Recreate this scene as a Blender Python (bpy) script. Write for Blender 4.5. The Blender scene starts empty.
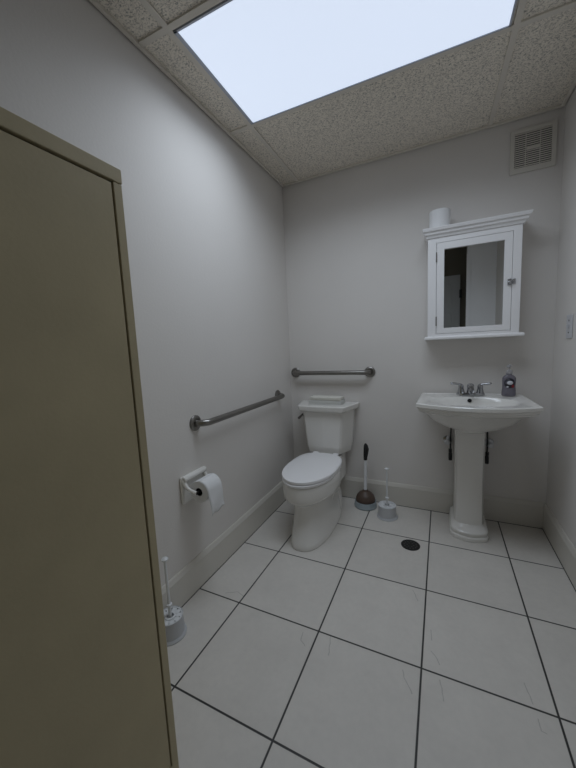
import bpy, bmesh, math, random
from mathutils import Vector, Matrix
random.seed(4)
C = bpy.context.scene.collection
PI = math.pi
W, H = 1.695, 2.403          # room width, ceiling height
YR = -2.6                    # short wall beside the open passage, behind the camera
LENS_E = .82
LAMP_W = 7.1
SPREAD = 150

# ------------------------------------------------------------------ materials
def mat(name, col, rough=.5, metal=0, bump=0, bscale=60, var=0, vscale=4, trans=0, alpha=1, coat=0, emit=None, estr=0, ior=1.45):
    m = bpy.data.materials.new(name); m.use_nodes = True
    nt = m.node_tree; b = nt.nodes['Principled BSDF']
    b.inputs['Base Color'].default_value = (*col, 1); b.inputs['Roughness'].default_value = rough
    b.inputs['Metallic'].default_value = metal; b.inputs['IOR'].default_value = ior
    b.inputs['Transmission Weight'].default_value = trans; b.inputs['Alpha'].default_value = alpha
    b.inputs['Coat Weight'].default_value = coat
    if emit:
        b.inputs['Emission Color'].default_value = (*emit, 1); b.inputs['Emission Strength'].default_value = estr
    tc = nt.nodes.new('ShaderNodeTexCoord')
    if var:
        n = nt.nodes.new('ShaderNodeTexNoise'); n.inputs['Scale'].default_value = vscale; n.inputs['Detail'].default_value = 5
        nt.links.new(tc.outputs['Object'], n.inputs['Vector'])
        r = nt.nodes.new('ShaderNodeMapRange'); r.inputs['From Min'].default_value = .3; r.inputs['From Max'].default_value = .7
        r.inputs['To Min'].default_value = 1-var; r.inputs['To Max'].default_value = 1+var
        nt.links.new(n.outputs['Fac'], r.inputs['Value'])
        x = nt.nodes.new('ShaderNodeVectorMath'); x.operation = 'SCALE'; x.inputs[0].default_value = col
        nt.links.new(r.outputs[0], x.inputs['Scale']); nt.links.new(x.outputs[0], b.inputs['Base Color'])
    if bump:
        n = nt.nodes.new('ShaderNodeTexNoise'); n.inputs['Scale'].default_value = bscale; n.inputs['Detail'].default_value = 4
        nt.links.new(tc.outputs['Object'], n.inputs['Vector'])
        k = nt.nodes.new('ShaderNodeBump'); k.inputs['Strength'].default_value = bump; k.inputs['Distance'].default_value = .002
        nt.links.new(n.outputs['Fac'], k.inputs['Height']); nt.links.new(k.outputs[0], b.inputs['Normal'])
    return m

M = dict(
    wall=mat('wall_paint', (.745, .712, .675), .75, bump=.25, bscale=90, var=.015, vscale=2),
    base=mat('baseboard_paint', (.67, .64, .58), .42, bump=.08, bscale=25, var=.02),
    trimw=mat('white_trim', (.72, .72, .72), .4),
    grid=mat('ceiling_grid_paint', (.74, .69, .61), .5, var=.03, vscale=8),
    frame=mat('light_frame_metal', (.50, .53, .60), .4, metal=.2),
    lens=mat('diffuser_lens', (.45, .5, .55), .5, emit=(.74, .83, 1.0), estr=LENS_E),
    ceramic=mat('white_ceramic', (.82, .80, .76), .16, coat=.3, var=.01),
    seat=mat('white_seat_plastic', (.90, .89, .89), .3),
    cabwhite=mat('white_cabinet_paint', (.92, .91, .91), .38, var=.015),
    mirror=mat('mirror_glass', (.86, .89, .9), .015, metal=1),
    steel=mat('brushed_steel', (.25, .24, .225), .32, metal=1, bump=.1, bscale=300),
    chrome=mat('chrome', (.45, .46, .48), .1, metal=1),
    black=mat('black_plastic', (.012, .012, .012), .5),
    dark=mat('dark_recess', (.008, .008, .008), .9),
    taupe=mat('taupe_cabinet_paint', (.49, .42, .265), .5, bump=.12, bscale=140, var=.06, vscale=7),
    paper=mat('toilet_paper', (.80, .80, .80), .95, bump=.5, bscale=220),
    kraft=mat('cardboard', (.09, .06, .04), .9),
    towel=mat('cream_paper', (.74, .72, .65), .9, bump=.4, bscale=120, var=.03, vscale=20),
    towelw=mat('pale_paper', (.66, .66, .63), .9, bump=.4, bscale=120, var=.03, vscale=20),
    rubber=mat('brown_rubber', (.10, .068, .052), .45, var=.1, vscale=20),
    tray=mat('blue_grey_plastic', (.50, .57, .60), .25, trans=.25, ior=1.3),
    whitep=mat('white_plastic', (.76, .77, .78), .35),
    frost=mat('frosted_plastic', (.80, .81, .83), .35, trans=.35, ior=1.2),
    soap=mat('lilac_soap', (.27, .255, .30), .15, trans=.45, ior=1.35),
    clear=mat('clear_plastic', (.80, .80, .83), .12, trans=.7, ior=1.25),
    label=mat('label_dark', (.02, .02, .03), .4),
    labelw=mat('label_white', (.7, .7, .74), .4),
    labelr=mat('label_red', (.25, .02, .025), .4),
    rubberhose=mat('black_hose', (.02, .02, .02), .6),
    doorgrey=mat('door_paint', (.42, .42, .41), .5),
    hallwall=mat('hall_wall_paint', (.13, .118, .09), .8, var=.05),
    hallfloor=mat('hall_floor_vinyl', (.3, .28, .25), .6, var=.05),
    ivory=mat('ivory_plastic', (.62, .62, .64), .4),
)

def floor_mat():
    m = bpy.data.materials.new('stone_floor_tile'); m.use_nodes = True
    nt = m.node_tree; N = nt.nodes; L = nt.links; b = N['Principled BSDF']
    tc = N.new('ShaderNodeTexCoord'); sep = N.new('ShaderNodeSeparateXYZ'); L.new(tc.outputs['Object'], sep.inputs[0])
    def ma(op, a, b_=None, c=None, clamp=False):
        n = N.new('ShaderNodeMath'); n.operation = op; n.use_clamp = clamp
        for i, v in enumerate((a, b_, c)):
            if v is None: continue
            if isinstance(v, (int, float)): n.inputs[i].default_value = v
            else: L.new(v, n.inputs[i])
        return n.outputs[0]
    TX, TY, XA, YA = .3986, .4106, .2518, -.4027
    def line(s, off, T):
        u = ma('DIVIDE', ma('SUBTRACT', s, off), T)
        fr = ma('SUBTRACT', u, ma('ROUND', u))
        return ma('MULTIPLY', ma('ABSOLUTE', fr), T), ma('FLOOR', u)
    dx, ix = line(sep.outputs[0], XA, TX); dy, iy = line(sep.outputs[1], YA, TY)
    d = ma('MINIMUM', dx, dy)
    g = N.new('ShaderNodeMapRange'); g.interpolation_type = 'SMOOTHSTEP'
    L.new(d, g.inputs['Value']); g.inputs['From Min'].default_value = .0024; g.inputs['From Max'].default_value = .0042
    # per tile tone
    cmb = N.new('ShaderNodeCombineXYZ'); L.new(ix, cmb.inputs[0]); L.new(iy, cmb.inputs[1])
    wn = N.new('ShaderNodeTexWhiteNoise'); L.new(cmb.outputs[0], wn.inputs['Vector'])
    n1 = N.new('ShaderNodeTexNoise'); n1.inputs['Scale'].default_value = 7; n1.inputs['Detail'].default_value = 8; n1.inputs['Roughness'].default_value = .65
    L.new(tc.outputs['Object'], n1.inputs['Vector'])
    n2 = N.new('ShaderNodeTexNoise'); n2.inputs['Scale'].default_value = 45; n2.inputs['Detail'].default_value = 3
    L.new(tc.outputs['Object'], n2.inputs['Vector'])
    tone = ma('ADD', ma('MULTIPLY_ADD', n1.outputs['Fac'], .22, .87), ma('MULTIPLY_ADD', wn.outputs['Value'], .04, -.02))
    tone = ma('ADD', tone, ma('MULTIPLY_ADD', n2.outputs['Fac'], .10, -.05))
    # hairline scuffs with shapes of their own
    S = SCUFFS
    sd = None
    wob = N.new('ShaderNodeTexNoise'); wob.inputs['Scale'].default_value = 40; L.new(tc.outputs['Object'], wob.inputs['Vector'])
    w1 = ma('MULTIPLY_ADD', wob.outputs['Fac'], .006, -.003)
    px, py = ma('ADD', sep.outputs[0], w1), ma('ADD', sep.outputs[1], w1)
    for s in S:
        for (ax, ay), (bx_, by_) in zip(s[:-1], s[1:]):
            vx, vy = bx_-ax, by_-ay; q = vx*vx+vy*vy
            rx, ry = ma('SUBTRACT', px, ax), ma('SUBTRACT', py, ay)
            t = ma('ADD', ma('MULTIPLY', rx, vx/q), ma('MULTIPLY', ry, vy/q), clamp=True)
            ex, ey = ma('SUBTRACT', rx, ma('MULTIPLY', t, vx)), ma('SUBTRACT', ry, ma('MULTIPLY', t, vy))
            dd = ma('ADD', ma('MULTIPLY', ex, ex), ma('MULTIPLY', ey, ey))
            sd = dd if sd is None else ma('MINIMUM', sd, dd)
    sr = N.new('ShaderNodeMapRange'); L.new(ma('SQRT', sd), sr.inputs['Value'])
    sr.inputs['From Min'].default_value = .0006; sr.inputs['From Max'].default_value = .0022
    sr.inputs['To Min'].default_value = .70; sr.inputs['To Max'].default_value = 1
    tone = ma('MULTIPLY', tone, sr.outputs[0])
    sc = N.new('ShaderNodeVectorMath'); sc.operation = 'SCALE'; sc.inputs[0].default_value = FLOORCOL; L.new(tone, sc.inputs['Scale'])
    mix = N.new('ShaderNodeMix'); mix.data_type = 'RGBA'; L.new(g.outputs[0], mix.inputs['Factor'])
    mix.inputs['A'].default_value = (.035, .034, .032, 1); L.new(sc.outputs[0], mix.inputs['B'])
    L.new(mix.outputs['Result'], b.inputs['Base Color'])
    b.inputs['Roughness'].default_value = .48
    bp = N.new('ShaderNodeBump'); bp.inputs['Strength'].default_value = .5; bp.inputs['Distance'].default_value = .002
    L.new(ma('ADD', g.outputs[0], ma('MULTIPLY', n1.outputs['Fac'], .3)), bp.inputs['Height']); L.new(bp.outputs[0], b.inputs['Normal'])
    return m
FLOORCOL = (.70, .665, .615)
SCUFFS = [[(0.591, -1.252), (0.597, -1.29), (0.623, -1.308)], [(0.703, -1.226), (0.722, -1.307)], [(1.079, -1.139), (1.097, -1.157), (1.109, -1.184)], [(0.988, -1.257), (0.994, -1.28), (1.025, -1.328)], [(1.109, -1.244), (1.117, -1.276), (1.122, -1.312)], [(1.388, -1.253), (1.389, -1.287), (1.401, -1.29)], [(0.992, -0.837), (1.017, -0.899)], [(1.076, -1.039), (1.081, -1.087)], [(0.154, -1.199), (0.206, -1.169), (0.252, -1.184)], [(1.373, -1.142), (1.384, -1.209)]]

def ceil_mat():
    m = bpy.data.materials.new('fissured_ceiling_tile'); m.use_nodes = True
    nt = m.node_tree; N = nt.nodes; L = nt.links; b = N['Principled BSDF']
    tc = N.new('ShaderNodeTexCoord')
    mp = N.new('ShaderNodeMapping'); mp.inputs['Scale'].default_value = (1, 1.6, 1); L.new(tc.outputs['Object'], mp.inputs[0])
    a = N.new('ShaderNodeTexNoise'); a.inputs['Scale'].default_value = 120; a.inputs['Detail'].default_value = 3; a.inputs['Distortion'].default_value = 1.2
    L.new(mp.outputs[0], a.inputs['Vector'])
    c = N.new('ShaderNodeTexNoise'); c.inputs['Scale'].default_value = 160; c.inputs['Detail'].default_value = 2
    L.new(tc.outputs['Object'], c.inputs['Vector'])
    r = N.new('ShaderNodeValToRGB'); r.color_ramp.elements[0].position = .36; r.color_ramp.elements[0].color = (.42, .40, .36, 1)
    r.color_ramp.elements[1].position = .45; r.color_ramp.elements[1].color = (.93, .86, .75, 1)
    L.new(a.outputs['Fac'], r.inputs[0])
    r2 = N.new('ShaderNodeMapRange'); r2.inputs['From Min'].default_value = .3; r2.inputs['From Max'].default_value = .5; r2.inputs['To Min'].default_value = .7
    L.new(c.outputs['Fac'], r2.inputs[0])
    s = N.new('ShaderNodeVectorMath'); s.operation = 'SCALE'; L.new(r.outputs[0], s.inputs[0]); L.new(r2.outputs[0], s.inputs['Scale'])
    L.new(s.outputs[0], b.inputs['Base Color']); b.inputs['Roughness'].default_value = .95
    k = N.new('ShaderNodeBump'); k.inputs['Strength'].default_value = .8; k.inputs['Distance'].default_value = .004
    L.new(r.outputs[0], k.inputs['Height']); L.new(k.outputs[0], b.inputs['Normal'])
    return m
M['floor'] = floor_mat(); M['ceil'] = ceil_mat()

# ------------------------------------------------------------------ mesh helpers
def box(bm, x0, x1, y0, y1, z0, z1, mtx=None):
    vs = [bm.verts.new((x, y, z)) for x in (x0, x1) for y in (y0, y1) for z in (z0, z1)]
    for f in ((0, 1, 3, 2), (4, 6, 7, 5), (0, 4, 5, 1), (2, 3, 7, 6), (0, 2, 6, 4), (1, 5, 7, 3)): bm.faces.new([vs[i] for i in f])
    if mtx is not None: bmesh.ops.transform(bm, matrix=mtx, verts=vs)
    return vs
def ring(bm, o, i, y0, y1):   # rectangular frame in the XZ plane: o / i = (x0, x1, z0, z1)
    P = lambda q, y: [bm.verts.new(v) for v in ((q[0], y, q[2]), (q[1], y, q[2]), (q[1], y, q[3]), (q[0], y, q[3]))]
    a, b, c, d = P(o, y0), P(o, y1), P(i, y0), P(i, y1)
    for k in range(4):
        n = (k+1) % 4
        for f in ((a[k], a[n], c[n], c[k]), (b[k], b[n], d[n], d[k]), (a[k], a[n], b[n], b[k]), (c[k], c[n], d[n], d[k])): bm.faces.new(f)
def loft(bm, rings, cap0=True, cap1=True):
    R = [[bm.verts.new(p) for p in r] for r in rings]; n = len(R[0])
    for a, b in zip(R[:-1], R[1:]):
        for i in range(n): bm.faces.new((a[i], a[(i+1) % n], b[(i+1) % n], b[i]))
    if cap0: bm.faces.new(R[0][::-1])
    if cap1: bm.faces.new(R[-1])
    return [v for r in R for v in r]
def lathe(bm, prof, cx, cy, cz=0, n=32, mtx=None, cap=(True, True)):
    rings = [[(cx+r*math.cos(2*PI*i/n), cy+r*math.sin(2*PI*i/n), cz+z) for i in range(n)] for r, z in prof]
    v = loft(bm, rings, *cap)
    if mtx is not None: bmesh.ops.transform(bm, matrix=mtx, verts=v)
    return v
def tube(bm, pts, r, n=16):
    pts = [Vector(p) for p in pts]; rr = r if isinstance(r, (list, tuple)) else [r]*len(pts)
    d0 = (pts[1]-pts[0]).normalized(); up = Vector((0, 0, 1)) if abs(d0.z) < .9 else Vector((1, 0, 0))
    u = d0.cross(up).normalized(); rings = []
    for i, p in enumerate(pts):
        d = (pts[min(i+1, len(pts)-1)]-pts[max(i-1, 0)]).normalized()
        u = (u-d*u.dot(d)).normalized(); v = d.cross(u)
        rings.append([p+(u*math.cos(2*PI*k/n)+v*math.sin(2*PI*k/n))*rr[i] for k in range(n)])
    return loft(bm, rings)
def bez(a, b, c, d, n=8):
    a, b, c, d = map(Vector, (a, b, c, d))
    return [a*(1-t)**3+b*3*t*(1-t)**2+c*3*t*t*(1-t)+d*t**3 for t in [i/n for i in range(n+1)]]
def obj(name, bm, m, parent=None, bevel=0, seg=2, smooth=False, subd=0, loc=None):
    bmesh.ops.recalc_face_normals(bm, faces=bm.faces)
    me = bpy.data.meshes.new(name); bm.to_mesh(me); bm.free()
    me.materials.append(M[m] if isinstance(m, str) else m)
    o = bpy.data.objects.new(name, me); C.objects.link(o)
    if parent:
        o.parent = parent; o.matrix_parent_inverse = Matrix.Translation(-Vector(parent_loc(parent)))
    if smooth:
        for p in me.polygons: p.use_smooth = True
        try: me.set_sharp_from_angle(angle=math.radians(38))
        except Exception: pass
    if bevel:
        b = o.modifiers.new('bevel', 'BEVEL'); b.width = bevel; b.segments = seg; b.limit_method = 'ANGLE'; b.angle_limit = math.radians(35)
    if subd:
        s = o.modifiers.new('subd', 'SUBSURF'); s.levels = subd; s.render_levels = subd
    return o
def parent_loc(p):
    return Vector(p.location) if p.type == 'EMPTY' else Vector((0, 0, 0))   # part meshes are modelled in place
def thing(name, label, cat, loc=(0, 0, 0), group=None):
    o = bpy.data.objects.new(name, None); C.objects.link(o); o.location = loc; o.empty_display_size = .05
    o['label'] = label; o['category'] = cat
    if group: o['group'] = group
    return o
def tag(o, label, cat, group=None):
    o['label'] = label; o['category'] = cat
    if group: o['group'] = group
    return o
def struct(name, bm, m, bevel=0, parent=None, **k):
    o = obj(name, bm, m, parent, bevel, **k)
    if not parent: o['kind'] = 'structure'
    return o
B = bmesh.new

# ------------------------------------------------------------------ setting
YH = -3.0   # passage wall seen in the mirror
OX = 1.385    # right side of the open passage
bm = B(); box(bm, -.1, W+.1, YH-.1, .1, -.1, 0); struct('floor', bm, 'floor')
bm = B(); box(bm, -.1, W+.1, YH-.1, .1, H+.006, H+.1); struct('ceiling', bm, 'ceil')
bm = B(); box(bm, -.1, 0, YH-.1, .1, 0, H+.006); struct('wall_left', bm, 'wall')
bm = B(); box(bm, 0, W, 0, .1, 0, H+.006); struct('wall_back', bm, 'wall')
bm = B(); box(bm, W, W+.1, YH-.1, .1, 0, H+.006); struct('wall_right', bm, 'wall')
bm = B(); box(bm, OX, W, YR-.1, YR, 0, H+.006); struct('wall_rear', bm, 'cabwhite')
bm = B(); box(bm, OX-.006, OX+.038, YR, YR+.014, 0, 2.22); struct('trim_1', bm, 'cabwhite', .002)
bm = B(); box(bm, 0, W, YH-.1, YH, 0, H+.006); struct('wall_rear_passage', bm, 'hallwall')
def panel_door(name, x0, x1):
    t = bpy.data.objects.new(name, None); C.objects.link(t); t.location = (x0, YH, 0); t['kind'] = 'structure'
    bm = B(); box(bm, x0, x1, YH+.004, YH+.04, .01, 2.05)
    obj('door_leaf', bm, 'doorgrey', t, .003)
    bm = B()
    for a, b in ((.2, .95), (1.08, 1.55), (1.64, 1.94)):
        w = (x1-x0-.30)/2
        for k in range(2):
            xa = x0+.1+k*(w+.1); box(bm, xa, xa+w, YH+.038, YH+.047, a, b)
    obj('raised_panel', bm, 'doorgrey', t, .006)
    for z in (.3, 1.0, 1.80):
        bm = B(); box(bm, x1-.012, x1+.02, YH+.036, YH+.055, z-.055, z+.055); obj('hinge', bm, 'black', t, .003)
panel_door('door_1', .57, 1.330)

# baseboards: profile with a bevelled cap
def prof_pts(h=.165, t=.014): return [(0, 0), (t, 0), (t, h-.028), (t+.001, h-.026), (t*.55, h-.006), (t*.3, h), (0, h)]
def baseboard(name, p0, d, n, length):
    p0, d, n = Vector(p0), Vector(d), Vector(n); bm = B()
    rings = [[p0+d*s+n*a+Vector((0, 0, z)) for a, z in prof_pts()] for s in (0, length)]
    loft(bm, rings); struct(name, bm, 'base')
baseboard('baseboard_left', (0, 0, 0), (0, -1, 0), (1, 0, 0), -YR)
baseboard('baseboard_back', (.014, 0, 0), (1, 0, 0), (0, -1, 0), W-.028)
baseboard('baseboard_right', (W, 0, 0), (0, -1, 0), (-1, 0, 0), -YR)
# dark joint at the foot of the boards
bm = B(); box(bm, .014, W-.014, -.0165, -.014, .0002, .0022); box(bm, .014, .0165, YR, -.0165, .0002, .0022); box(bm, W-.0165, W-.014, YR, -.0165, .0002, .0022)
struct('trim_3', bm, mat('grout_joint', (.03, .029, .027), .9))

# suspended ceiling grid
GX, GY, TH = .1489, -.6923, .0206
gm = Matrix.Translation((GX, GY, 0)) @ Matrix.Rotation(TH, 4, 'Z')
bm = B(); hw = .012
def gb(u0, u1, v0, v1, z=H-.001): box(bm, u0, u1, v0, v1, z, H+.007, gm)
for u in (0, 1.213): gb(u-hw, u+hw, -2.3, .70)
for v in (0, -.61, -1.22, -1.83): gb(-.17, 1.56, v-hw, v+hw, H-.0014)
bmesh.ops.bisect_plane(bm, geom=bm.verts[:]+bm.edges[:]+bm.faces[:], plane_co=(.0225, 0, 0), plane_no=(-1, 0, 0), clear_outer=True)
bmesh.ops.bisect_plane(bm, geom=bm.verts[:]+bm.edges[:]+bm.faces[:], plane_co=(W-.0225, 0, 0), plane_no=(1, 0, 0), clear_outer=True)
bmesh.ops.bisect_plane(bm, geom=bm.verts[:]+bm.edges[:]+bm.faces[:], plane_co=(0, -.0225, 0), plane_no=(0, 1, 0), clear_outer=True)
bmesh.ops.bisect_plane(bm, geom=bm.verts[:]+bm.edges[:]+bm.faces[:], plane_co=(0, YR+.004, 0), plane_no=(0, -1, 0), clear_outer=True)
struct('trim_4', bm, 'grid')
bm = B()   # wall angle: narrow ledge with a shadow gap
box(bm, .007, .022, YR, -.022, H-.006, H+.006); box(bm, .007, W-.007, -.022, -.007, H-.006, H+.006); box(bm, W-.022, W-.007, YR, -.022, H-.006, H+.006)
struct('trim_5', bm, 'grid', .001)

# ------------------------------------------------------------------ ceiling light
t = thing('ceiling_light', 'large rectangular bluish-white panel light set in the ceiling grid', 'light', gm @ Vector((.61, -.305, H)))
bm = B(); a0, a1, b0, b1 = hw, 1.205-hw, -.605+hw, -hw
for q in ((a0, a1, b0, b0+.008), (a0, a1, b1-.008, b1), (a0, a0+.016, b0, b1), (a1-.008, a1, b0, b1)): box(bm, *q, H-.0035, H+.006, gm)
obj('frame', bm, 'frame', t, .001)
bm = B(); box(bm, a0+.016, a1-.008, b0+.008, b1-.008, H-.0005, H+.005, gm); obj('diffuser', bm, 'lens', t)
ld = bpy.data.lights.new('panel_lamp', 'AREA'); ld.shape = 'RECTANGLE'; ld.size = a1-a0-.028; ld.size_y = b1-b0-.02
ld.energy = LAMP_W; ld.color = (.79, .885, 1.0); ld.spread = math.radians(SPREAD)
lo = bpy.data.objects.new('panel_lamp', ld); C.objects.link(lo)
lo.matrix_world = gm @ Matrix.Translation(((a0+.016+a1-.008)/2, (b0+b1)/2, H-.0015))

# ------------------------------------------------------------------ exhaust vent
vx0, vx1, vz0, vz1 = 1.452, 1.662, 2.112, 2.342
t = thing('wall_vent', 'square white louvered air vent high on the wall above the mirror cabinet', 'vent', ((vx0+vx1)/2, 0, vz0))
bm = B(); e = .020
ring(bm, (vx0, vx1, vz0, vz1), (vx0+e, vx1-e, vz0+.028, vz1-.02), -.012, -.0005)
obj('frame', bm, 'base', t, .002)
bm = B(); box(bm, vx0+e-.002, vx1-e+.002, -.004, -.001, vz0+.026, vz1-.018); obj('backing', bm, 'dark', t)
bm = B(); n = 17; z0, z1 = vz0+.028, vz1-.02
for i in range(n):
    z = z0+(i+.5)*(z1-z0)/n
    box(bm, vx0+e, vx1-e, -.0105, -.0085, z-.0030, z+.0030)
for x in (vx0+.072, vx0+.138): box(bm, x-.0015, x+.0015, -.0115, -.006, z0, z1)
obj('louvers', bm, 'base', t)
bm = B(); box(bm, vx0+.075, vx0+.137, -.016, -.010, (z0+z1)/2-.007, (z0+z1)/2+.009); obj('center_tab', bm, 'base', t, .002)

# ------------------------------------------------------------------ grab bars
def grab_bar(label, a, b, n):
    a, b, n = Vector(a), Vector(b), Vector(n); d = (b-a).normalized()
    t = thing('grab_bar', label, 'grab bar', a, 'stainless grab bars around the toilet'); off = .062
    bm = B(); r = .045
    p = [a+n*.004, a+n*(off-r)] + bez(a+n*(off-r), a+n*(off-r*.4), a+n*off+d*r*.6, a+n*off+d*r)[1:]
    q = [b+n*.004, b+n*(off-r)] + bez(b+n*(off-r), b+n*(off-r*.4), b+n*off-d*r*.6, b+n*off-d*r)[1:]
    tube(bm, p+q[::-1], .0165, 20); obj('bar', bm, 'steel', t, smooth=True)
    for c in (a, b):
        bm = B(); rot = Vector((0, 0, 1)).rotation_difference(n).to_matrix().to_4x4()
        lathe(bm, [(.039, -0.0006), (.039, .006), (.034, .011), (.022, .013)], 0, 0, mtx=Matrix.Translation(c) @ rot); obj('flange', bm, 'steel', t, smooth=True)
grab_bar('long stainless grab bar along the left wall above the toilet paper holder', (0, -1.148, .836), (0, -.250, .836), (1, 0, 0))
grab_bar('short stainless grab bar on the back wall above the toilet tank', (.049, 0, .983), (.638, 0, .983), (0, -1, 0))

# ------------------------------------------------------------------ toilet
TXC = .356
t = thing('toilet', 'white two-piece toilet with closed lid in the back left corner', 'toilet', (TXC, -.4, 0))
def egg(z, yf, yb, w, e=1.0, n=40, xc=TXC, er=.6):
    yc = yb+(yf-yb)*.5; out = []
    for i in range(n):
        a = 2*PI*i/n; c, s = math.cos(a), math.sin(a)
        if s >= 0: x = w*math.copysign(abs(c)**e, c); y = yc+(yf-yc)*abs(s)**e
        else: x = w*math.copysign(abs(c)**er, c); y = yc+(yb-yc)*abs(s)**er
        out.append((xc+x, y, z))
    return out
bm = B()
loft(bm, [egg(0, -.768, -.18, .120, .85, xc=.367), egg(.02, -.770, -.18, .120, .85, xc=.367), egg(.035, -.764, -.18, .116, .85, xc=.367), egg(.12, -.735, -.17, .106, .88, xc=.364), egg(.18, -.715, -.16, .104, .9, xc=.360),
          egg(.243, -.712, -.15, .108, er=.7), egg(.258, -.728, -.15, .128, er=.85), egg(.268, -.748, -.16, .146, er=.95), egg(.278, -.762, -.17, .157, er=1), egg(.285, -.770, -.18, .163, er=1), egg(.289, -.772, -.18, .1655, er=1), egg(.31, -.774, -.18, .167, er=1), egg(.355, -.775, -.19, .168, er=1), egg(.378, -.772, -.19, .166, er=1), egg(.384, -.766, -.195, .161, er=1)])
box(bm, TXC-.095, TXC+.095, -.33, -.035, .20, .383)
obj('bowl', bm, 'ceramic', t, .004, 3, smooth=True)
bm = B()
for s in (-1, 1):
    tube(bm, bez((TXC+s*.064, -.22, .0), (TXC+s*.078, -.22, .12), (TXC+s*.080, -.26, .23), (TXC+s*.074, -.38, .21), 10)+bez((TXC+s*.074, -.38, .21), (TXC+s*.070, -.45, .18), (TXC+s*.064, -.45, .1), (TXC+s*.062, -.45, .02), 8)[1:], .040, 16)
obj('trapway', bm, 'ceramic', t, smooth=True)
bm = B(); loft(bm, [egg(.3855, -.770, -.245, .160, er=.66), egg(.3865, -.776, -.24, .164, er=.66), egg(.399, -.778, -.24, .165, er=.66), egg(.4025, -.772, -.243, .162, er=.66)])
obj('seat', bm, 'seat', t, smooth=True)
bm = B(); loft(bm, [egg(.4045, -0.768, -.242, .163, er=.66), egg(.4065, -0.774, -.238, .167, er=.66), egg(.417, -0.775, -.236, .168, er=.66), egg(.422, -.774, -.24, .164, er=.66), egg(.4250, -.74, -.26, .15, er=.62), egg(.4265, -.6, -.36, .08, er=.62)])
obj('seat_lid', bm, 'seat', t, smooth=True)
for s in (-1, 1):
    bm = B(); box(bm, TXC+s*.075-.02, TXC+s*.075+.02, -.238, -.212, .384, .420); obj('hinge', bm, 'seat', t, .006, 3)
TKC = .330
def tank_ring(z, hb, hf, yf, yb):   # wide at the wall, narrower in front: slanted sides
    pts = [(-hb, yb), (hb, yb), (hb, yb-.035), (hf+(hb-hf)*.12, yf+.018), (hf-.008, yf+.002), (0, yf-.005), (-hf+.008, yf+.002), (-hf-(hb-hf)*.12, yf+.018), (-hb, yb-.035)]
    return [(TKC+x, y, z) for x, y in pts]
bm = B(); loft(bm, [tank_ring(.392, .150, .105, -.175, -.025), tank_ring(.400, .166, .118, -.188, -.022), tank_ring(.45, .176, .128, -.195, -.02), tank_ring(.60, .188, .138, -.203, -.018), tank_ring(.712, .196, .146, -.21, -.016)])
obj('tank', bm, 'ceramic', t, .004, 3)
bm = B(); loft(bm, [tank_ring(.713, .206, .152, -.218, -.012), tank_ring(.721, .219, .163, -.232, -.008), tank_ring(.728, .223, .170, -.236, -.006), tank_ring(.754, .228, .174, -.240, -.004), tank_ring(.760, .223, .170, -.236, -.006)])
obj('tank_lid', bm, 'ceramic', t, .003, 3)
bm = B(); lx = TKC-.170
tube(bm, [(lx+.02, -.125, .672), (lx-.012, -.125, .672)], .011); tube(bm, [(lx-.012, -.120, .672), (lx-.014, -.15, .668), (lx-.012, -.205, .660)], [.007, .008, .010])
obj('flush_lever', bm, 'steel', t, smooth=True)
bm = B(); box(bm, TXC-.06, TXC+.06, -.17, -.07, .380, .394); obj('tank_gasket', bm, 'dark', t)

# packs on the tank
for nm, lab, m_, x0, x1, y0, y1, z0, z1, rz in (
    ('paper_pack', 'pale folded paper pack lying directly on the toilet tank lid', 'towelw', -.125, .125, -.055, .055, .7605, .789, .015),
    ('paper_pack', 'cream folded paper pack on top of the pale pack on the tank', 'towel', -.118, .118, -.05, .05, .7905, .812, -.02)):
    bm = B(); rings = []
    mt = Matrix.Translation((TXC-.015, -.115, 0)) @ Matrix.Rotation(rz, 4, 'Z')
    nl = 5
    for k in range(nl):
        za = z0+(z1-z0)*k/nl; zb = z0+(z1-z0)*(k+.86)/nl; j = random.uniform(-.002, .002)
        box(bm, x0+j, x1+j, y0-j, y1-j, za, zb, mt)
    box(bm, x0+.003, x1-.003, y0+.003, y1-.003, z0, z1, mt)
    o = obj(nm, bm, m_, None, .0015); tag(o, lab, 'paper pack', 'paper packs on the toilet tank')

# ------------------------------------------------------------------ pedestal sink
SX = 1.268; SZ = .842
t = thing('pedestal_sink', 'white pedestal sink on the back wall below the mirror cabinet', 'sink', (SX, -.2, 0))
def outl(z, ins=0, n=64):
    hwf, hwb, yb = .290-ins, .278-ins, -.003-ins*.2
    f = [];  k = n//4
    for i in range(k): f.append((hwb+(hwf-hwb)*i/k, yb+(-.44+ins*.6-yb)*i/k))            # right side going to front
    for i in range(2*k):
        u = i/(2*k); x = hwf*(1-2*u); q = abs(x)/hwf
        y = -.528+ins + (.088)*(q**2.0) - .012*max(0, q-.8)/.2*ins*0
        f.append((x, y if q < 1 else -.44+ins))
    for i in range(k): f.append((-hwf-( -hwf+hwb)*i/k, -.44+ins*.6+(yb+.44-ins*.6)*i/k))
    # back edge shares the closing segment
    return [(SX+x, y, z) for x, y in f]
def ell(z, a, b, cy, n=64, e=.9):
    out = []; src = outl(0)
    for x, y, _ in src:
        ang = math.atan2(y-cy, x-SX); out.append((SX+a*math.copysign(abs(math.cos(ang))**e, math.cos(ang)), cy+b*math.copysign(abs(math.sin(ang))**e, math.sin(ang)), z))
    return out
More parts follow.
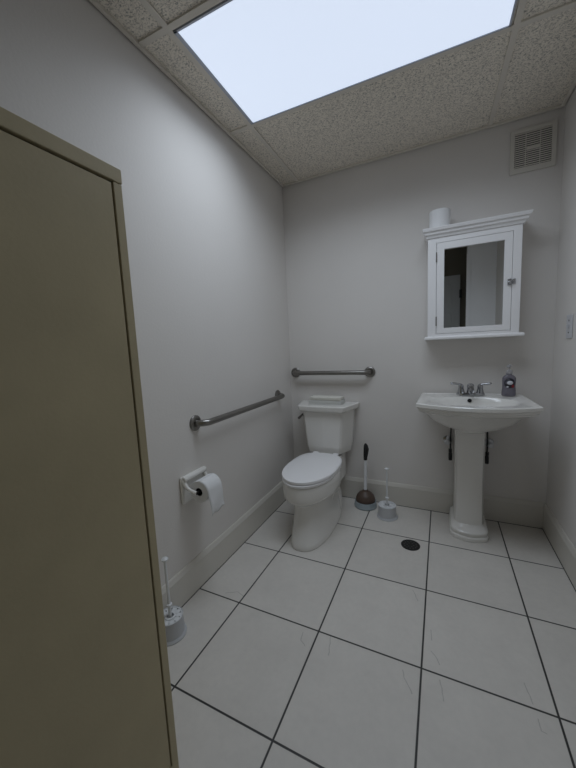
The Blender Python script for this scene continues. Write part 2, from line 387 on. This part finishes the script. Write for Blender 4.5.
# add points along the back so the bridge to the bowl stays even
_o = outl
def outl(z, ins=0):
    p = _o(z, ins); a, b = Vector(p[-1]), Vector(p[0])
    return p+[tuple(a.lerp(b, i/12)) for i in range(1, 12)]
bm = B()
rings = [ell(.652, .085, .10, -.20), ell(.662, .100, .115, -.205), ell(.688, .162, .155, -.22), ell(.725, .220, .188, -.235), ell(.765, .258, .212, -.245), outl(.788, .030), outl(.792, .018), outl(.800, .016), outl(.804, .010), outl(.818, .008), outl(.822, .0), outl(.838, 0), outl(SZ, .004), outl(SZ, .016), outl(SZ-.004, .024)]
rings += [ell(.836, .232, .148, -.285), ell(.830, .222, .142, -.283), ell(.81, .205, .130, -.28), ell(.76, .165, .105, -.27), ell(.72, .10, .07, -.26), ell(.706, .03, .03, -.25)]
loft(bm, rings); obj('basin', bm, 'ceramic', t, smooth=True)
bm = B(); lathe(bm, [(.0115, 0), (.0115, .004)], 0, 0, mtx=Matrix.Translation((SX-.005, -.1495, .816)) @ Matrix.Rotation(math.radians(70), 4, 'X'), n=20); obj('overflow_hole', bm, 'dark', t)
bm = B(); lathe(bm, [(.022, 0), (.022, .003), (.012, .004)], SX, -.25, .7065); obj('drain', bm, 'chrome', t, smooth=True)
def ped(z, w, yf, bow, yb=-.03):
    p = [(-w, yb), (-w, yf+.03), (-w*.86, yf)]
    for i in range(1, 6):
        u = -1+i/3; p.append((w*.86*u, yf-bow*(1-u*u)))
    p += [(w*.86, yf), (w, yf+.03), (w, yb)]
    return [(SX-.003+x, y, z) for x, y in p]
bm = B()
loft(bm, [ped(0, .103, -.293, .030), ped(.022, .103, -.293, .030), ped(.027, .098, -.286, .028), ped(.033, .099, -.288, .030), ped(.05, .100, -.290, .030), ped(.058, .097, -.284, .026), ped(.066, .084, -.256, .02), ped(.072, .079, -.240, .016),
          ped(.30, .076, -.236, .015), ped(.60, .079, -.238, .016), ped(.668, .084, -.242, .018)])
obj('pedestal', bm, 'ceramic', t, .003, smooth=True)

# faucet
f = thing('faucet', 'chrome two-handle centerset faucet on the rear ledge of the sink', 'faucet', (SX+.002, -.075, SZ))
fx, fy, fz = SX+.004, -.078, SZ-.001
bm = B(); loft(bm, [[(fx+.078*math.copysign(abs(math.cos(a))**.7, math.cos(a))*s, fy+.026*math.sin(a)*s, z) for a in [2*PI*i/32 for i in range(32)]] for z, s in ((fz, 1), (fz+.010, 1), (fz+.015, .9))])
obj('base_plate', bm, 'chrome', f, smooth=True)
bm = B(); lathe(bm, [(.021, 0), (.021, .012), (.018, .028), (.020, .045), (.016, .056), (.006, .060)], fx, fy, fz+.012)
tube(bm, bez((fx, fy, fz+.045), (fx, fy-.03, fz+.062), (fx, fy-.085, fz+.058), (fx, fy-.115, fz+.036), 10), [.016, .0155, .015, .0145, .014, .0135, .013, .0125, .012, .012, .0125])
obj('spout', bm, 'chrome', f, smooth=True)
for s in (-1, 1):
    bm = B(); hx = fx+s*.052
    lathe(bm, [(.022, 0), (.020, .01), (.015, .03), (.0155, .042), (.012, .052), (.004, .057)], hx, fy, fz+.012)
    h = obj('handle', bm, 'chrome', f, smooth=True)
    bm = B(); tube(bm, bez((hx, fy, fz+.062), (hx+s*.015, fy, fz+.068), (hx+s*.03, fy-.005, fz+.070), (hx+s*.060, fy-.008, fz+.073), 8), [.008, .008, .0075, .007, .007, .0075, .008, .008, .006], 12)
    obj('lever', bm, 'chrome', f, smooth=True)

# supply valves behind the pedestal
for s, lab in ((-1, 'black water hose and pale shutoff valve left of the sink pedestal'), (1, 'black water hose and pale shutoff valve right of the sink pedestal')):
    cx = SX+s*.108
    t = thing('supply_valve', lab, 'valve', (cx, 0, .5), 'water shutoff valves behind the sink pedestal')
    bm = B(); lathe(bm, [(.028, .0005), (.026, .006), (.012, .010)], 0, 0, mtx=Matrix.Translation((cx+s*.012, 0, .52)) @ Matrix.Rotation(PI/2, 4, 'X')); tube(bm, [(cx+s*.012, -.005, .52), (cx+s*.012, -.05, .52)], .008)
    obj('escutcheon', bm, 'chrome', t, smooth=True)
    bm = B(); tube(bm, [(cx+s*.012, -.03, .50), (cx+s*.012, -.05, .52), (cx+s*.006, -.055, .56)], [.009, .013, .010]); obj('valve_body', bm, 'ivory', t, smooth=True)
    bm = B(); lathe(bm, [(.006, 0), (.015, .003), (.017, .010), (.012, .018)], 0, 0, n=12, mtx=Matrix.Translation((cx+s*.014, -.058, .52)) @ Matrix.Rotation(PI/2, 4, 'X')); obj('valve_knob', bm, 'ivory', t, smooth=True)
    bm = B(); tube(bm, bez((cx-s*.006, -.06, .43), (cx-s*.004, -.06, .5), (cx-s*.004, -.065, .57), (cx-s*.008, -.07, .640), 8), .005); lathe(bm, [(.010, 0), (.011, .01), (.011, .045), (.008, .055)], cx-s*.005, -.06, .40)
    lathe(bm, [(.010, 0), (.010, .02)], cx-s*.004, -.06, .455); obj('hose', bm, 'rubberhose', t, smooth=True)

# soap bottle
bx, by, bz = 1.470, -.085, SZ-.001
t = thing('soap_bottle', 'clear bottle of lilac hand soap with a dark label on the sink', 'soap bottle', (bx, by, bz))
def sring(z, a, b): return [(bx+a*math.copysign(abs(math.cos(q))**.8, math.cos(q)), by+b*math.sin(q), bz+z) for q in [2*PI*i/32 for i in range(32)]]
bm = B(); loft(bm, [sring(0, .032, .019), sring(.004, .036, .022), sring(.03, .0355, .022), sring(.06, .033, .021), sring(.09, .035, .022), sring(.108, .034, .021), sring(.12, .026, .018), sring(.127, .014, .013), sring(.134, .012, .012)])
obj('body', bm, 'soap', t, smooth=True)
bm = B(); lathe(bm, [(.015, .130), (.016, .132), (.016, .150), (.012, .154), (.005, .156), (.005, .172), (.010, .173), (.011, .182), (.006, .185)], bx, by, bz, 20); tube(bm, [(bx, by, bz+.178), (bx-.01, by-.018, bz+.180), (bx-.016, by-.032, bz+.174)], [.006, .005, .004])
obj('pump', bm, 'clear', t, smooth=True)
def patch(cx, cz, rx, rz, off, m_, nm):
    bm = B(); n = 20
    def P(x, z, o): # wrap on the front of the ellipse
        q = max(-1, min(1, x/.034)); return (bx+x, by-.0215*math.sqrt(max(.0, 1-abs(q)**2.6))-o, bz+z)
    cen = P(cx, cz, off); vs = [bm.verts.new(P(cx+rx*math.cos(2*PI*i/n), cz+rz*math.sin(2*PI*i/n), off)) for i in range(n)]; c = bm.verts.new(cen)
    for i in range(n): bm.faces.new((c, vs[i], vs[(i+1) % n]))
    o = obj(nm, bm, m_, t, smooth=True); s = o.modifiers.new('s', 'SOLIDIFY'); s.thickness = .0006
    return o
patch(.0, .078, .026, .030, .0016, 'label', 'label'); patch(.002, .080, .015, .012, .0028, 'labelw', 'label_patch'); patch(.017, .060, .007, .010, .0034, 'labelr', 'label_spot'); patch(-.010, .056, .006, .005, .0034, 'labelw', 'label_patch')

# ------------------------------------------------------------------ mirror cabinet
t = thing('medicine_cabinet', 'white medicine cabinet with a mirrored door above the sink', 'medicine cabinet', (1.263, 0, 1.192))
x0, x1, yf = 1.027, 1.499, -.132
bm = B()
for q in ((x0, x0+.016, yf, -.001, 1.21, 1.80), (x1-.016, x1, yf, -.001, 1.21, 1.80), (x0, x1, -.008, -.001, 1.21, 1.80), (x0, x1, yf, -.001, 1.784, 1.80), (x0, x1, yf, -.001, 1.21, 1.226)): box(bm, *q)
obj('carcass', bm, 'cabwhite', t, .001)
dx0, dx1, dz0, dz1 = 1.076, 1.457, 1.230, 1.766
bm = B(); ff = yf-.018
ring(bm, (x0, x1, 1.212, 1.80), (dx0-.0018, dx1+.0018, dz0-.0018, dz1+.0018), ff, yf)
obj('face_frame', bm, 'cabwhite', t, .0008)
bm = B(); sections = [(1.797, .006, .006), (1.806, .010, .010), (1.812, .012, .012), (1.815, .020, .020), (1.829, .024, .024), (1.832, .030, .032), (1.848, .036, .038), (1.850, .034, .036)]
loft(bm, [[(x0-.002-a*.75, -.002, z), (x1+.002+a, -.002, z), (x1+.002+a, ff-b, z), (x0-.002-a*.75, ff-b, z)] for z, a, b in sections])
obj('crown_molding', bm, 'cabwhite', t, .001)
bm = B(); loft(bm, [[(x0-a, -.002, z), (x1+a+.006, -.002, z), (x1+a+.006, ff-b, z), (x0-a, ff-b, z)] for z, a, b in ((1.192, .015, .010), (1.196, .018, .013), (1.206, .018, .013), (1.212, .012, .008))])
obj('bottom_ledge', bm, 'cabwhite', t, .001)
d = None
bm = B(); mx0, mx1, mz0, mz1 = 1.117, 1.420, 1.262, 1.727
ring(bm, (dx0, dx1, dz0, dz1), (mx0, mx1, mz0, mz1), ff+.001, yf+.002)
d = obj('door', bm, 'cabwhite', t, .0008)
bm = B(); box(bm, mx0-.002, mx1+.002, yf-.009, yf-.005, mz0-.002, mz1+.002); obj('mirror', bm, 'mirror', d)
for z in (1.685, 1.305):
    bm = B(); tube(bm, [(dx0-.001, ff-.002, z-.028), (dx0-.001, ff-.002, z+.028)], .0032, 10); obj('hinge', bm, 'steel', d, smooth=True)
bm = B(); box(bm, 1.437, 1.455, ff-.005, ff+.0012, 1.478, 1.512); lathe(bm, [(.006, 0), (.005, .008), (.009, .012), (.009, .016), (.005, .019)], 0, 0, n=16, mtx=Matrix.Translation((1.446, ff-.004, 1.492)) @ Matrix.Rotation(PI/2, 4, 'X'))
obj('latch', bm, 'chrome', d, .001, smooth=True)
bm = B(); box(bm, 1.4605, 1.474, ff-.005, ff-.0002, 1.482, 1.510); box(bm, 1.450, 1.472, ff-.009, ff-.005, 1.496, 1.504); obj('catch', bm, 'chrome', t, .001)

def roll(bm, r, core, L, n=36):  # annular cylinder along z
    prof = [(core, 0), (r, 0), (r, L), (core, L)]
    R = [[bm.verts.new((a*math.cos(2*PI*i/n), a*math.sin(2*PI*i/n), z)) for i in range(n)] for a, z in prof]
    for k in range(4):
        a, b = R[k], R[(k+1) % 4]
        for i in range(n): bm.faces.new((a[i], a[(i+1) % n], b[(i+1) % n], b[i]))
    return [v for r_ in R for v in r_]
rl = thing('toilet_roll', 'spare white toilet roll standing upright on the mirror cabinet', 'toilet paper', (1.090, -.095, 1.850))
bm = B(); v = roll(bm, .059, .022, .112); bmesh.ops.transform(bm, matrix=Matrix.Translation((1.090, -.095, 1.8502)), verts=v); obj('paper', bm, 'paper', rl, .003, smooth=True)
bm = B(); v = roll(bm, .0215, .020, .112, 24); bmesh.ops.transform(bm, matrix=Matrix.Translation((1.090, -.095, 1.8502)), verts=v); obj('core', bm, 'kraft', rl, smooth=True)

# ------------------------------------------------------------------ toilet paper holder on the left wall
py0, py1, pz0, pz1 = -1.285, -1.118, .472, .606
t = thing('toilet_paper_holder', 'glossy white ceramic toilet paper holder mounted on the left wall', 'paper holder', (0, -1.2, .47))
bm = B(); box(bm, .0005, .016, py0, py1, pz0, pz1); obj('plate', bm, 'ceramic', t, .006, 3, smooth=True)
bm = B(); tube(bm, [(.018, py0+.006, pz1-.012), (.018, py1-.006, pz1-.012)], .015, 20); obj('top_ridge', bm, 'ceramic', t, .004, smooth=True)
rx, rz_ = .088, .538
for y in (py0+.012, py1-.012):
    bm = B(); tube(bm, bez((.012, y, .590), (.03, y, .550), (.05, y, .548), (rx, y, rz_), 8), [.012, .011, .010, .009, .008, .008, .0085, .009, .0095], 14); obj('arm', bm, 'ceramic', t, smooth=True)
bm = B(); tube(bm, [(rx, py0+.013, rz_), (rx, py1-.013, rz_)], .008); obj('spindle', bm, 'black', t)
r2 = thing('toilet_roll', 'white toilet roll with a loose sheet hanging from the wall holder', 'toilet paper', (rx, -1.2, rz_))
RM = Matrix.Translation((rx, -1.150, rz_-.002)) @ Matrix.Rotation(PI/2, 4, 'X')
bm = B(); v = roll(bm, .052, .019, .105); bmesh.ops.transform(bm, matrix=RM, verts=v); obj('paper', bm, 'paper', r2, .002, smooth=True)
bm = B(); v = roll(bm, .0188, .0172, .104, 24); bmesh.ops.transform(bm, matrix=RM, verts=v); obj('core', bm, 'dark', r2, smooth=True)
bm = B(); grid = []
for i in range(20):
    s = i/19; row = []
    for j in range(9):
        y = -1.2545+.104*j/8
        if s < .4:
            a = PI/2*(1-s/.4); x = rx+.0535*math.cos(a); z = rz_-.002+.0535*math.sin(a)
        else:
            k = (s-.4)/.6; x = rx+.0535+.008*k*math.sin(k*3+j*.35)+.008*k; z = rz_-.002-.112*k+.006*k*math.sin(j*1.1)+.004*k*(j/8)
            y += .006*k
        row.append(bm.verts.new((x, y, z)))
    grid.append(row)
for i in range(19):
    for j in range(8): bm.faces.new((grid[i][j], grid[i][j+1], grid[i+1][j+1], grid[i+1][j]))
o = obj('loose_sheet', bm, 'paper', r2, smooth=True); s = o.modifiers.new('s', 'SOLIDIFY'); s.thickness = .0008

# ------------------------------------------------------------------ plunger and tray
px, py = .610, -.100
tr = B(); lathe(tr, [(.076, 0), (.080, .004), (.081, .012), (.079, .014), (.076, .046), (.072, .046), (.070, .014), (.06, .010), (.0, .010)][:8], px, py, n=40, cap=(True, True))
o = obj('plunger_tray', tr, 'tray', smooth=True); tag(o, 'blue-grey plastic tray on the floor under the plunger', 'tray')
t = thing('plunger', 'toilet plunger with brown rubber cup and white handle in its tray', 'plunger', (px, py, .011))
bm = B(); lathe(bm, [(.040, .0105), (.048, .013), (.052, .026), (.064, .034), (.070, .045), (.069, .062), (.061, .084), (.045, .102), (.026, .112), (.020, .120), (.018, .128)], px, py, n=40); obj('cup', bm, 'rubber', t, smooth=True)
bm = B(); tube(bm, [(px, py, .12), (px+.001, py, .14), (px+.004, py+.006, .355)], [.015, .0115, .0105]); obj('handle', bm, 'whitep', t, smooth=True)
bm = B(); tube(bm, [(px+.004, py+.006, .35), (px+.004, py+.006, .37), (px+.007, py+.008, .40), (px+.010, py+.009, .43), (px+.007, py+.010, .455), (px+.005, py+.010, .472)], [.013, .014, .017, .019, .015, .006]); obj('grip', bm, 'black', t, smooth=True)

# ------------------------------------------------------------------ toilet brushes
def brush(x, y, hold_label, brush_label, tilt, k_=1):
    K = lambda P: [(r*k_, z) for r, z in P]
    h = thing('brush_holder', hold_label, 'brush holder', (x, y, 0), 'brush holders on the floor')
    bm = B(); lathe(bm, K([(.069, 0), (.070, .004), (.066, .009), (.061, .012), (.058, .075), (.060, .084), (.058, .086), (.056, .084), (.058, .02), (.05, .008)]), x, y, n=40); obj('cup', bm, 'frost', h, smooth=True)
    bm = B(); n = 10
    loftr = [(.0575, .077), (.0575, .082), (.052, .0835), (.052, .078)]
    def ann(r0, r1, z0, z1):
        v = roll(bm, r1*k_, r0*k_, z1-z0, 32); bmesh.ops.transform(bm, matrix=Matrix.Translation((x, y, z0)), verts=v)
    ann(.050, .0565, .078, .083); ann(.016, .026, .078, .085)
    for k in range(n):
        a = 2*PI*k/n; box(bm, .022*k_, .052*k_, -.0115*k_, .0115*k_, .078, .0815, Matrix.Translation((x, y, 0)) @ Matrix.Rotation(a, 4, 'Z'))
    obj('perforated_lid', bm, 'whitep', h, .001)
    b = thing('toilet_brush', brush_label, 'toilet brush', (x, y, .01), 'toilet brushes in their holders')
    tx, ty = tilt
    bm = B(); tube(bm, [(x, y, .03), (x, y, .09), (x+tx*.4, y+ty*.4, .18), (x+tx, y+ty, .335)], [.007, .007, .006, .0055], 14)
    lathe(bm, [(.007, 0), (.012, .003), (.012, .010), (.007, .013)], x+tx*.15, y+ty*.15, .128, 20); obj('handle', bm, 'whitep', b, smooth=True)
    bm = B(); lathe(bm, [(.005, 0), (.013, .003), (.014, .009), (.009, .014), (.002, .016)], x+tx, y+ty, .332, 20); obj('knob', bm, 'whitep', b, smooth=True)
    bm = B(); lathe(bm, [(.02, .0), (.034, .006), (.036, .04), (.03, .055), (.01, .06)], x, y, .013, 24); obj('bristles', bm, 'whitep', b)
brush(.778, -.195, 'white round brush holder on the floor between plunger and sink', 'white toilet brush standing in the holder beside the plunger', (.0, .0))
brush(.0775, -1.474, 'white round brush holder on the floor beside the tall taupe cabinet', 'white toilet brush in the holder beside the tall taupe cabinet', (-.001, .0), .88)

# ------------------------------------------------------------------ floor drain
t = thing('floor_drain', 'round black floor drain set in the tile in front of the sink', 'drain', (.951, -.475, 0))
bm = B(); lathe(bm, [(.052, 0), (.052, .0012), (.047, .0016)], .951, -.475, .0001, 40); obj('grate', bm, 'black', t, smooth=True)
bm = B(); v = roll(bm, .053, .047, .0022, 40); bmesh.ops.transform(bm, matrix=Matrix.Translation((.951, -.475, .0001)), verts=v); obj('ring', bm, 'black', t)
bm = B()
for r_, n_ in ((.034, 12), (.018, 6)):
    for k in range(n_):
        a = 2*PI*k/n_; lathe(bm, [(.004, 0), (.004, .0005)], .951+r_*math.cos(a), -.475+r_*math.sin(a), .0017, 10)
obj('grate_holes', bm, mat('drain_glint', (.06, .06, .058), .35), t)

# ------------------------------------------------------------------ light switch
t = thing('light_switch', 'white light switch plate at the right edge of the right wall', 'switch', (W, -.25, 1.16))
bm = B(); box(bm, W-.006, W-.0005, -.290, -.212, 1.168, 1.288); obj('plate', bm, 'ivory', t, .003, 3)
bm = B(); box(bm, W-.016, W-.005, -.256, -.246, 1.222, 1.240, ); obj('toggle', bm, 'ivory', t, .002)
for z in (1.198, 1.258):
    bm = B(); lathe(bm, [(.004, 0), (.004, .0015)], 0, 0, n=12, mtx=Matrix.Translation((W-.006, -.251, z)) @ Matrix.Rotation(-PI/2, 4, 'Y')); obj('screw', bm, 'black', t)

# ------------------------------------------------------------------ tall cabinet by the left wall
cx, cy0, cy1, ch = .4985, -2.40, -1.853, 1.5725
t = thing('storage_cabinet', 'tall taupe metal storage cabinet close to the camera by the left wall', 'cabinet', (.25, (cy0+cy1)/2, 0))
bm = B()
box(bm, .02, cx-.018, cy0+.001, cy1-.001, .03, ch-.030)
box(bm, cx-.018, cx, cy1-.0205, cy1-.001, .0, ch-.030); box(bm, cx-.018, cx, cy0+.001, cy0+.0175, .0, ch-.030)
box(bm, cx-.018, cx, cy0+.0175, cy1-.0205, .0, .150)
for a, b in ((.03, cy1-.03), (.03, cy0+.01)): box(bm, a, a+.03, b, b+.02, 0, .03)
obj('body', bm, 'taupe', t, .0012)
bm = B(); box(bm, .018, cx+.0015, cy0-.001, cy1, ch-.0285, ch); obj('top', bm, 'taupe', t, .0015)
bm = B(); box(bm, cx-.016, cx-.001, cy0+.0195, cy1-.0245, .154, ch-.0335); dr = obj('door', bm, 'taupe', t, .0015)
bm = B(); lathe(bm, [(.012, 0), (.010, .014), (.016, .020), (.014, .028), (.004, .030)], 0, 0, n=24, mtx=Matrix.Translation((cx-.001, cy0+.06, .86)) @ Matrix.Rotation(PI/2, 4, 'Y')); obj('knob', bm, 'steel', dr, smooth=True)

# ------------------------------------------------------------------ camera, world, view
cd = bpy.data.cameras.new('camera'); cam = bpy.data.objects.new('camera', cd); C.objects.link(cam)
Rm = Matrix(((0.90270246, -0.00814844, 0.43018818), (0.4278290, 0.12324692, -0.89541752), (-0.04572312, 0.99234258, 0.11474144)))
cam.matrix_world = Matrix.Translation((1.10518, -2.35787, 1.19089)) @ Rm.to_4x4()
cd.sensor_fit = 'VERTICAL'; cd.sensor_height = 24; cd.lens = 320.97/768*24; cd.clip_start = .02
bpy.context.scene.camera = cam
w = bpy.data.worlds.new('world'); bpy.context.scene.world = w; w.use_nodes = True
w.node_tree.nodes['Background'].inputs[0].default_value = (.5, .55, .6, 1); w.node_tree.nodes['Background'].inputs[1].default_value = .05
vs = bpy.context.scene.view_settings
vs.view_transform = 'Standard'; vs.look = 'None'; vs.gamma = 1; vs.use_curve_mapping = False; vs.exposure = 0
